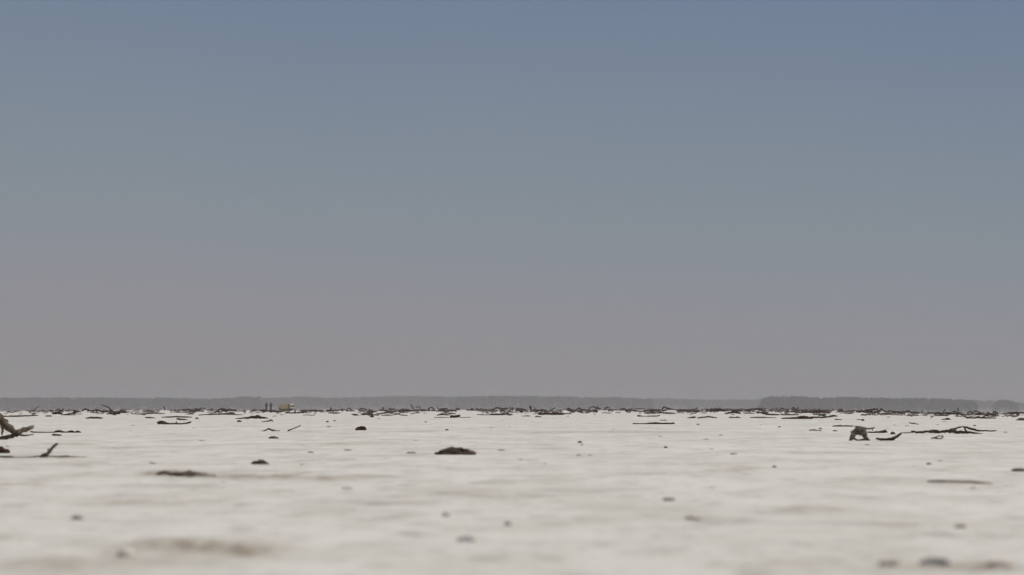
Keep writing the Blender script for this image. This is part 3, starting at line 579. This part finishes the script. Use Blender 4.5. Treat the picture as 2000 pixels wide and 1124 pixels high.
# ------------------------------------------------------------------ the litter line on the skyline: small scraps
frng = random.Random(5)
ZONES = [(15, 300, 20, "dark driftwood scrap in far litter left of the lone stake"),
         (322, 500, 20, "dark driftwood scrap in far litter between the lone stake and the two people"),
         (545, 800, 30, "dark driftwood scrap in far litter from the tan van to the crooked twig"),
         (820, 1050, 40, "dark driftwood scrap in far litter above the big centre lump"),
         (1090, 1330, 36, "dark driftwood scrap in far litter above the long lone stick"),
         (1335, 1640, 66, "dark driftwood scrap in dense litter above the thick red-brown log"),
         (1640, 1830, 36, "dark driftwood scrap in far litter behind the stump"),
         (1830, 1995, 24, "dark driftwood scrap in far litter at the right edge")]
for (xa, xb, n, lab) in ZONES:
    for k in range(n):
        x = frng.uniform(xa, xb)
        c = EYE + float(crest(x))
        st = frng.random()
        b = c + abs(frng.gauss(0, 5.0 if st < 0.42 else 2.2)) + 0.6
        L = frng.uniform(6, 28) if st < 0.42 else frng.uniform(4, 15); r = frng.uniform(0.6, 1.45)
        mat = frng.choice(("dark", "dark", "red", "red", "grey"))
        if st < 0.42:      # lying, slightly wavy
            pp = [[(x, b - r, r * .7), (x + L * .35, b - r - frng.uniform(0, 1.2), r), (x + L * .7, b - r - frng.uniform(-.3, .8), r * 1.1), (x + L, b - r, r * .6)]]
        elif st < 0.68:    # arch
            hgt = frng.uniform(2.0, 5.0); L *= .7
            pp = [[(x, b, r * .8), (x + L * .25, b - hgt, r), (x + L * .6, b - hgt * frng.uniform(.7, 1), r * 1.1), (x + L, b - frng.uniform(0, hgt * .5), r * .7)]]
        elif st < 0.86:    # rising twig
            hgt = frng.uniform(2.5, 6.0); sgn = frng.choice((-1, 1))
            pp = [[(x, b, r * 1.1), (x + sgn * L * .25, b - hgt * .35, r), (x + sgn * L * .45, b - hgt, r * .6)]]
        else:              # short thick stub
            pp = [[(x, b, r * 1.4), (x + frng.uniform(-1, 1), b - frng.uniform(1.5, 3.5), r * 1.5), (x + frng.uniform(-2, 2), b - frng.uniform(3, 4.5), r * .8)]]
        wood("driftwood_scrap", lab, "driftwood", mat, *pp, base=b, group="scraps of driftwood in the far litter line")
def litter():
    rng = random.Random(77); bm = bmesh.new()
    dens = [(0, .8), (300, .7), (520, .8), (640, 1), (900, 1.1), (1200, 1), (1350, 1.5), (1650, 1.6), (1800, 1.1), (2000, .8)]
    n = 0
    while n < 1600:
        x = rng.uniform(-60, 2060)
        if rng.random() > np.interp(x, [d[0] for d in dens], [d[1] for d in dens]) / 1.6: continue
        if vnoise(np.array([x / 23.0]), np.array([3.3]), 7)[0] < 0.34: continue
        n += 1
        b = EYE + float(crest(x)) + 0.35 + abs(rng.gauss(0, 3.6))
        xa, y0 = spot(x, b); k = y0 / F
        L = rng.uniform(2, 11); r = rng.uniform(.35, .85) * k
        up = 0 if rng.random() < .6 else rng.uniform(.8, 3.0)
        pts = []
        for t in (0, .5, 1):
            p = on_plane(x + L * (t - .5), b, y0); p.y += rng.uniform(-2, 2) * k
            p.z = gz(p.x, p.y) + r * .5 + k * (up * (t if rng.random() < .8 else 1 - t)) + rng.uniform(0, .3) * k
            pts.append(p)
        tube(bm, pts, [r, r * 1.1, r * .6], rng, 5)
    me = bpy.data.meshes.new("litter"); bm.normal_update(); bm.to_mesh(me); bm.free()
    tag(link("driftwood_litter", me, M['litter']), "fine broken twig litter strewn along the skyline of the flat", "litter", None, "stuff")
M['litter'] = mottled("twig_litter", (0.03, 0.02, 0.016), (0.26, 0.195, 0.15), 0.9, vary=0)
litter()
# crumbs on the open salt
for k in range(40):
    ex = 14 + 150 * frng.random() ** 1.6
    x = frng.uniform(10, 1990); y = EYE + ex
    w = frng.uniform(1.4, 3.2) * (0.8 + ex / 70)
    lump("earth_crumb", "tiny brown crumb scattered on the open salt, among many alike", "crumb", frng.choice(("earth", "stone", "earth", "clod")), x - w, x + w * frng.uniform(.8, 1.8), y - w * frng.uniform(.35, .65), y, frng.uniform(.25, .75), group="tiny crumbs scattered on the open salt", sub=2)

# ------------------------------------------------------------------ two people far out
def simple(name, col, rough=0.8):
    m, t, b = material(name, rough)
    n = t.nodes.new("ShaderNodeTexNoise"); n.inputs['Scale'].default_value = 6
    mx = t.nodes.new("ShaderNodeMix"); mx.data_type = 'RGBA'
    mx.inputs[6].default_value = (*[c * 0.85 for c in col], 1); mx.inputs[7].default_value = (*[min(1, c * 1.15) for c in col], 1)
    t.links.new(n.outputs['Fac'], mx.inputs[0]); t.links.new(mx.outputs[2], b.inputs['Base Color'])
    return m
def make_person(px, dist, ht, label, coat, legs, face_turn, hold):
    jn = {'pelvis': (0, 0, .53), 'waist': (0, 0, .60), 'chest': (0, .005, .72), 'neck': (0, .005, .825), 'head0': (0, 0, .87), 'head1': (0, -.008, .93), 'head2': (0, 0, .975)}
    rad = {'pelvis': (.085, .065), 'waist': (.08, .06), 'chest': (.095, .065), 'neck': (.035, .035), 'head0': (.045, .05), 'head1': (.048, .058), 'head2': (.035, .04)}
    ed = [('pelvis', 'waist'), ('waist', 'chest'), ('chest', 'neck'), ('neck', 'head0'), ('head0', 'head1'), ('head1', 'head2')]
    for s, n in ((-1, 'l'), (1, 'r')):
        sp = .05 if s < 0 else .06
        for k, p, r in (('hip', (s * .05, 0, .49), (.062, .062)), ('knee', (s * sp, -.01, .28), (.05, .05)), ('ankle', (s * (sp + .005), .01, .045), (.038, .038)), ('toe', (s * (sp + .015), -.065, .015), (.022, .014)),
                        ('shoulder', (s * .105, .005, .79), (.042, .045)), ('elbow', (s * .135, .015, .63), (.030, .030)), ('wrist', (s * .13, -.03 - hold * .05, .49 + hold * .05), (.019, .02)), ('hand', (s * .125, -.04 - hold * .07, .44 + hold * .06), (.018, .014))):
            jn[k + n] = p; rad[k + n] = r
        ed += [('pelvis', 'hip' + n), ('hip' + n, 'knee' + n), ('knee' + n, 'ankle' + n), ('ankle' + n, 'toe' + n), ('chest', 'shoulder' + n), ('shoulder' + n, 'elbow' + n), ('elbow' + n, 'wrist' + n), ('wrist' + n, 'hand' + n)]
    names = list(jn)
    me = bpy.data.meshes.new("body_skeleton")
    me.from_pydata([Vector(jn[n]) * ht for n in names], [(names.index(a), names.index(b)) for a, b in ed], [])
    tmp = bpy.data.objects.new("skeleton", me); sc.collection.objects.link(tmp)
    tmp.modifiers.new("skin", 'SKIN')
    if not me.skin_vertices:
        bpy.context.view_layer.objects.active = tmp
        bpy.ops.mesh.customdata_skin_add()
    for n, v in zip(names, me.skin_vertices[0].data):
        v.radius = (rad[n][0] * ht * (1.3 if "head" in n else 1.45), rad[n][1] * ht * 1.3); v.use_root = (n == 'pelvis')
    sb = tmp.modifiers.new("smooth", 'SUBSURF'); sb.levels = 2; sb.render_levels = 2
    dg = bpy.context.evaluated_depsgraph_get()
    bme = bpy.data.meshes.new_from_object(tmp.evaluated_get(dg))
    bpy.data.objects.remove(tmp)
    bme.materials.clear()
    for m in (coat, legs, SKIN, SHOE): bme.materials.append(m)
    for p in bme.polygons:
        z = p.center.z / ht; ax = abs(p.center.x / ht)
        p.material_index = 3 if z < .05 else (1 if z < .50 and ax < .11 else (2 if z > .84 or (z < .49 and ax > .11) else 0)); p.use_smooth = True
    o = bpy.data.objects.new("person", bme); sc.collection.objects.link(o)
    bm = bmesh.new(); bmesh.ops.create_uvsphere(bm, u_segments=14, v_segments=9, radius=1)
    for v in list(bm.verts):
        v.co = Vector((v.co.x * .075, v.co.y * .086 + .008, v.co.z * .066 + .950)) * ht
        if v.co.y < -.045 * ht and v.co.z < .965 * ht: v.co.y = -.02 * ht
    hm = bpy.data.meshes.new("hair"); bm.to_mesh(hm); bm.free()
    link("hair", hm, HAIR, o)
    x = (px - 1000) / F * dist
    o.location = (x, dist, gz(x, dist)); o.rotation_euler = (0, 0, face_turn)
    return tag(o, label, "person", "two people standing by the tan van")
SKIN = simple("skin", (0.10, 0.055, 0.035)); SHOE = simple("shoe_leather", (0.03, 0.025, 0.02)); HAIR = simple("dark_hair", (0.012, 0.01, 0.009))
COAT1 = simple("charcoal_coat", (0.014, 0.012, 0.013)); COAT2 = simple("brown_black_coat", (0.014, 0.008, 0.009)); TROUS = simple("dark_trousers", (0.012, 0.010, 0.011))
make_person(522.0, 312, 1.86, "person in dark clothes standing far off on the flat, left of the pair", COAT1, TROUS, .25, .2)
make_person(530.8, 312, 1.86, "person in dark clothes standing far off, the one nearer the tan van", COAT2, TROUS, -.3, .6)

# ------------------------------------------------------------------ the tan van
def prism(bm, prof, y0, y1, inset=0.0):
    """extrude a side profile (x, z) across the car; the inset pulls the upper points inwards"""
    A = [bm.verts.new((x, y0 + (inset if z > 1.05 else 0), z)) for x, z in prof]
    B = [bm.verts.new((x, y1 - (inset if z > 1.05 else 0), z)) for x, z in prof]
    n = len(prof)
    bm.faces.new(A[::-1]); bm.faces.new(B)
    for i in range(n): bm.faces.new((A[i], A[(i + 1) % n], B[(i + 1) % n], B[i]))
def bmobj(name, bm, mat, parent, bevel=0):
    bmesh.ops.recalc_face_normals(bm, faces=bm.faces[:])
    if bevel: bmesh.ops.bevel(bm, geom=bm.edges[:], offset=bevel, segments=2, affect='EDGES', clamp_overlap=True)
    me = bpy.data.meshes.new(name); bm.to_mesh(me); bm.free()
    return link(name, me, mat, parent)
def box(bm, x0, x1, y0, y1, z0, z1):
    bmesh.ops.create_cube(bm, size=1, matrix=Matrix.Translation(((x0 + x1) / 2, (y0 + y1) / 2, (z0 + z1) / 2)) @ Matrix.Diagonal((x1 - x0, y1 - y0, z1 - z0, 1)))
def make_car(px, dist, turn):
    tan_p = simple("tan_paint", (0.56, 0.41, 0.20), .45); cream = simple("cream_paint", (0.50, 0.44, 0.34), .4)
    brown = simple("brown_door_paint", (0.11, 0.062, 0.03), .5)
    glass = simple("dark_glass", (0.05, 0.032, 0.02), .15); tyre = simple("tyre_rubber", (0.015, 0.015, 0.015)); rim = simple("rim_metal", (0.3, 0.28, 0.25), .4)
    lampm = simple("headlight_glass", (0.6, 0.6, 0.55), .2); trim = simple("black_trim", (0.02, 0.02, 0.02), .6)
    root = bpy.data.objects.new("van", None); sc.collection.objects.link(root)
    x = (px - 1000) / F * dist
    root.location = (x, dist, gz(x, dist) + .03); root.rotation_euler = (0, 0, turn)
    bm = bmesh.new()      # tan box of the van, rounded and lower towards the tail (front is +x)
    prism(bm, [(-2.0, .42), (1.58, .42), (1.58, 1.80), (.6, 1.80), (-.4, 1.74), (-1.2, 1.58), (-1.75, 1.30), (-2.05, .90)], -.85, .85, .08)
    bmobj("body", bm, tan_p, root, .04)
    bm = bmesh.new()
    prism(bm, [(1.592, .42), (1.98, .42), (2.02, .95), (1.97, 1.45), (1.82, 1.74), (1.592, 1.82)], -.84, .84, .08)
    cab = bmobj("cab", bm, cream, root, .04)
    for s in (-1, 1):
        bm = bmesh.new(); box(bm, 1.12, 1.54, s * .875 - .012, s * .875 + .012, .55, 1.02); box(bm, 1.12, 1.54, s * .80 - .02, s * .80 + .02, 1.06, 1.70)
        d = bmobj("side_door", bm, brown, root)
        bm = bmesh.new(); box(bm, 1.18, 1.32, s * .895 - .008, s * .895 + .008, .93, .96); bmobj("handle", bm, trim, d)
        bm = bmesh.new(); box(bm, 1.66, 1.84, s * .79 - .015, s * .79 + .015, 1.12, 1.52); bmobj("side_window", bm, glass, cab)
        bm = bmesh.new(); box(bm, 1.99, 2.05, s * .62 - .13, s * .62 + .13, .72, .88); bmobj("headlight", bm, lampm, root, .02)
    bm = bmesh.new()
    vs = [bm.verts.new(p) for p in ((2.03, -.70, .98), (2.03, .70, .98), (1.95, .66, 1.43), (1.95, -.66, 1.43))]; bm.faces.new(vs)
    r = bmesh.ops.extrude_face_region(bm, geom=bm.faces[:]); bmesh.ops.translate(bm, verts=[g for g in r['geom'] if isinstance(g, bmesh.types.BMVert)], vec=(.02, 0, .005))
    bmobj("windscreen", bm, glass, root)
    bm = bmesh.new(); box(bm, 1.96, 2.10, -.82, .82, .40, .56); bmobj("bumper", bm, trim, root, .03)
    for wx in (-1.25, 1.25):
        for s in (-1, 1):
            bm = bmesh.new(); bmesh.ops.create_cone(bm, cap_ends=True, segments=28, radius1=.36, radius2=.36, depth=.24, matrix=Matrix.Translation((wx, s * .80, .36)) @ Matrix.Rotation(math.pi / 2, 4, 'X'))
            w = bmobj("wheel", bm, tyre, root, .03)
            bm = bmesh.new(); bmesh.ops.create_cone(bm, cap_ends=True, segments=20, radius1=.21, radius2=.19, depth=.05, matrix=Matrix.Translation((wx, s * .935, .36)) @ Matrix.Rotation(math.pi / 2, 4, 'X'))
            bmobj("rim", bm, rim, w)
    root.scale = (0.9, 0.9, 0.84)
    return tag(root, "small tan van with brown door and pale front, parked far out on the flat", "van")
make_car(560.5, 318, math.radians(-28))

# ------------------------------------------------------------------ the far woods (each reads as one mass)
TOP = [(-300, 777), (0, 776.5), (100, 775.5), (200, 776), (270, 777.5), (320, 776), (400, 778), (450, 776.5), (478, 773.5), (508, 774), (516, 777), (560, 776), (600, 774.5), (640, 776.5), (700, 775), (800, 773.5), (900, 774.5), (980, 772.5),
       (1100, 773.5), (1160, 776), (1200, 775), (1260, 779), (1300, 777), (1340, 779), (1380, 781), (1420, 780), (1475, 781), (1484, 778), (1494, 774), (1510, 773), (1560, 773.5), (1600, 776), (1650, 774), (1700, 775.5), (1740, 777), (1800, 776.5),
       (1850, 778), (1880, 780), (1920, 783), (1938, 783), (1952, 780.5), (1965, 781), (1978, 784.5), (2000, 788), (2300, 786)]
TX = [a for a, _ in TOP]; TY = [b for _, b in TOP]
WM = mottled("far_foliage", (0.022, 0.024, 0.018), (0.062, 0.058, 0.045), 0.12, vary=0.0, bump=0)
def wood_mass(name, label, x0, x1, dist, seed, dens=1.0, fade=0.0):
    rng = np.random.RandomState(seed)
    V = []; Fc = []
    step = 2.3 / dens
    def quad(c, s):
        a = rng.uniform(0, 6.28); tl = rng.uniform(-1, 1)
        u = np.array([math.cos(a) * .7 + .3, math.sin(a), tl * .3]); w = np.array([-math.sin(a) * .3, .2 * tl, 1.0])
        i = len(V)
        for p, q in ((-1, -1), (1, -1), (1, 1), (-1, 1)):
            V.append(c + s * (u * p * rng.uniform(.5, 1.1) + w * q * rng.uniform(.5, 1.1)))
        Fc.append((i, i + 1, i + 2, i + 3))
    px = x0
    while px < x1:
        d = dist * rng.uniform(.96, 1.06)
        edge = min(1, (px - x0) / 12 + .55, (x1 - px) / 12 + .55)
        ty = float(np.interp(px, TX, TY)) + rng.exponential(.7) - .5
        hv = max(2.0, (EYE - ty) * edge)
        x = (px - 1000) / F * d
        g = gz(x, d); top = H + hv / F * d
        m = d / F
        for k in range(70):
            t = rng.beta(1.7 + fade, 1.25)
            z = H - 5.5 * m + t * (top - H + 5.5 * m)
            wd = 4.2 * m * (1 - .55 * max(0, t - .55) / .45)
            quad(np.array([x + rng.normal(0, wd * .6), d + rng.normal(0, wd * 1.2), z - .8]), rng.uniform(.35, .85) * d / 1200)
        for k in range(2):   # trunk
            bx = x + rng.uniform(-1.5, 1.5); i = len(V); r = rng.uniform(.12, .25); by = d + rng.uniform(-3, 3)
            lean = rng.uniform(-.8, .8)
            for q in range(3):
                a = q * 2.094
                V.append(np.array([bx + r * math.cos(a), by + r * math.sin(a), g - .2])); V.append(np.array([bx + lean + r * .4 * math.cos(a), by + r * .4 * math.sin(a), top * .8]))
            for q in range(3):
                q2 = (q + 1) % 3; Fc.append((i + 2 * q, i + 2 * q2, i + 2 * q2 + 1, i + 2 * q + 1))
        px += step * rng.uniform(.6, 1.4)
    me = bpy.data.meshes.new(name); me.from_pydata([tuple(v) for v in V], [], Fc)
    o = link(name, me, WM)
    return tag(o, label, "wood", None, "stuff")
wood_mass("far_wood", "hazy grey wood along the horizon from the left edge to the tan van", -260, 512, 1300, 3, 1.0, .7)
wood_mass("far_wood", "paler stretch of far wood, from the tan van past the centre", 500, 905, 1560, 8, 1.0, 1.0)
wood_mass("far_wood", "slightly darker stretch of far wood behind the flat red-brown beam", 890, 1275, 1420, 9, 1.0, .7)
wood_mass("far_wood", "palest and thinnest stretch of the far wood, right of centre", 1262, 1492, 1750, 4, .85, 1.4)
wood_mass("far_wood", "darkest stretch of the far wood, behind the stump at right", 1484, 1905, 1100, 5, 1.15, .3)
wood_mass("far_wood", "low pale end of the far wood at the right edge", 1890, 2260, 1650, 6, .85, 1.2)
wood_mass("far_wood", "small dark grove standing out at the far right horizon", 1940, 1984, 1200, 7, .9, .9)

# ------------------------------------------------------------------ the hazy air
bm = bmesh.new(); box(bm, -2600, 2600, -2600, 2600, -14.0, 26.0)
hz = bmobj("haze", bm, None, None)
hm = bpy.data.materials.new("hazy_air"); hm.use_nodes = True
ht = hm.node_tree; ht.nodes.clear()
ho = ht.nodes.new("ShaderNodeOutputMaterial"); hv = ht.nodes.new("ShaderNodeVolumePrincipled")
hv.inputs['Density'].default_value = 0.00075; hv.inputs['Color'].default_value = (0.485, 0.482, 0.495, 1); hv.inputs['Anisotropy'].default_value = 0.0
ht.links.new(hv.outputs[0], ho.inputs['Volume'])
hm.cycles.homogeneous_volume = True
hz.data.materials.append(hm)
tag(hz, "pale dusty haze over the whole flat", "haze", None, "stuff")
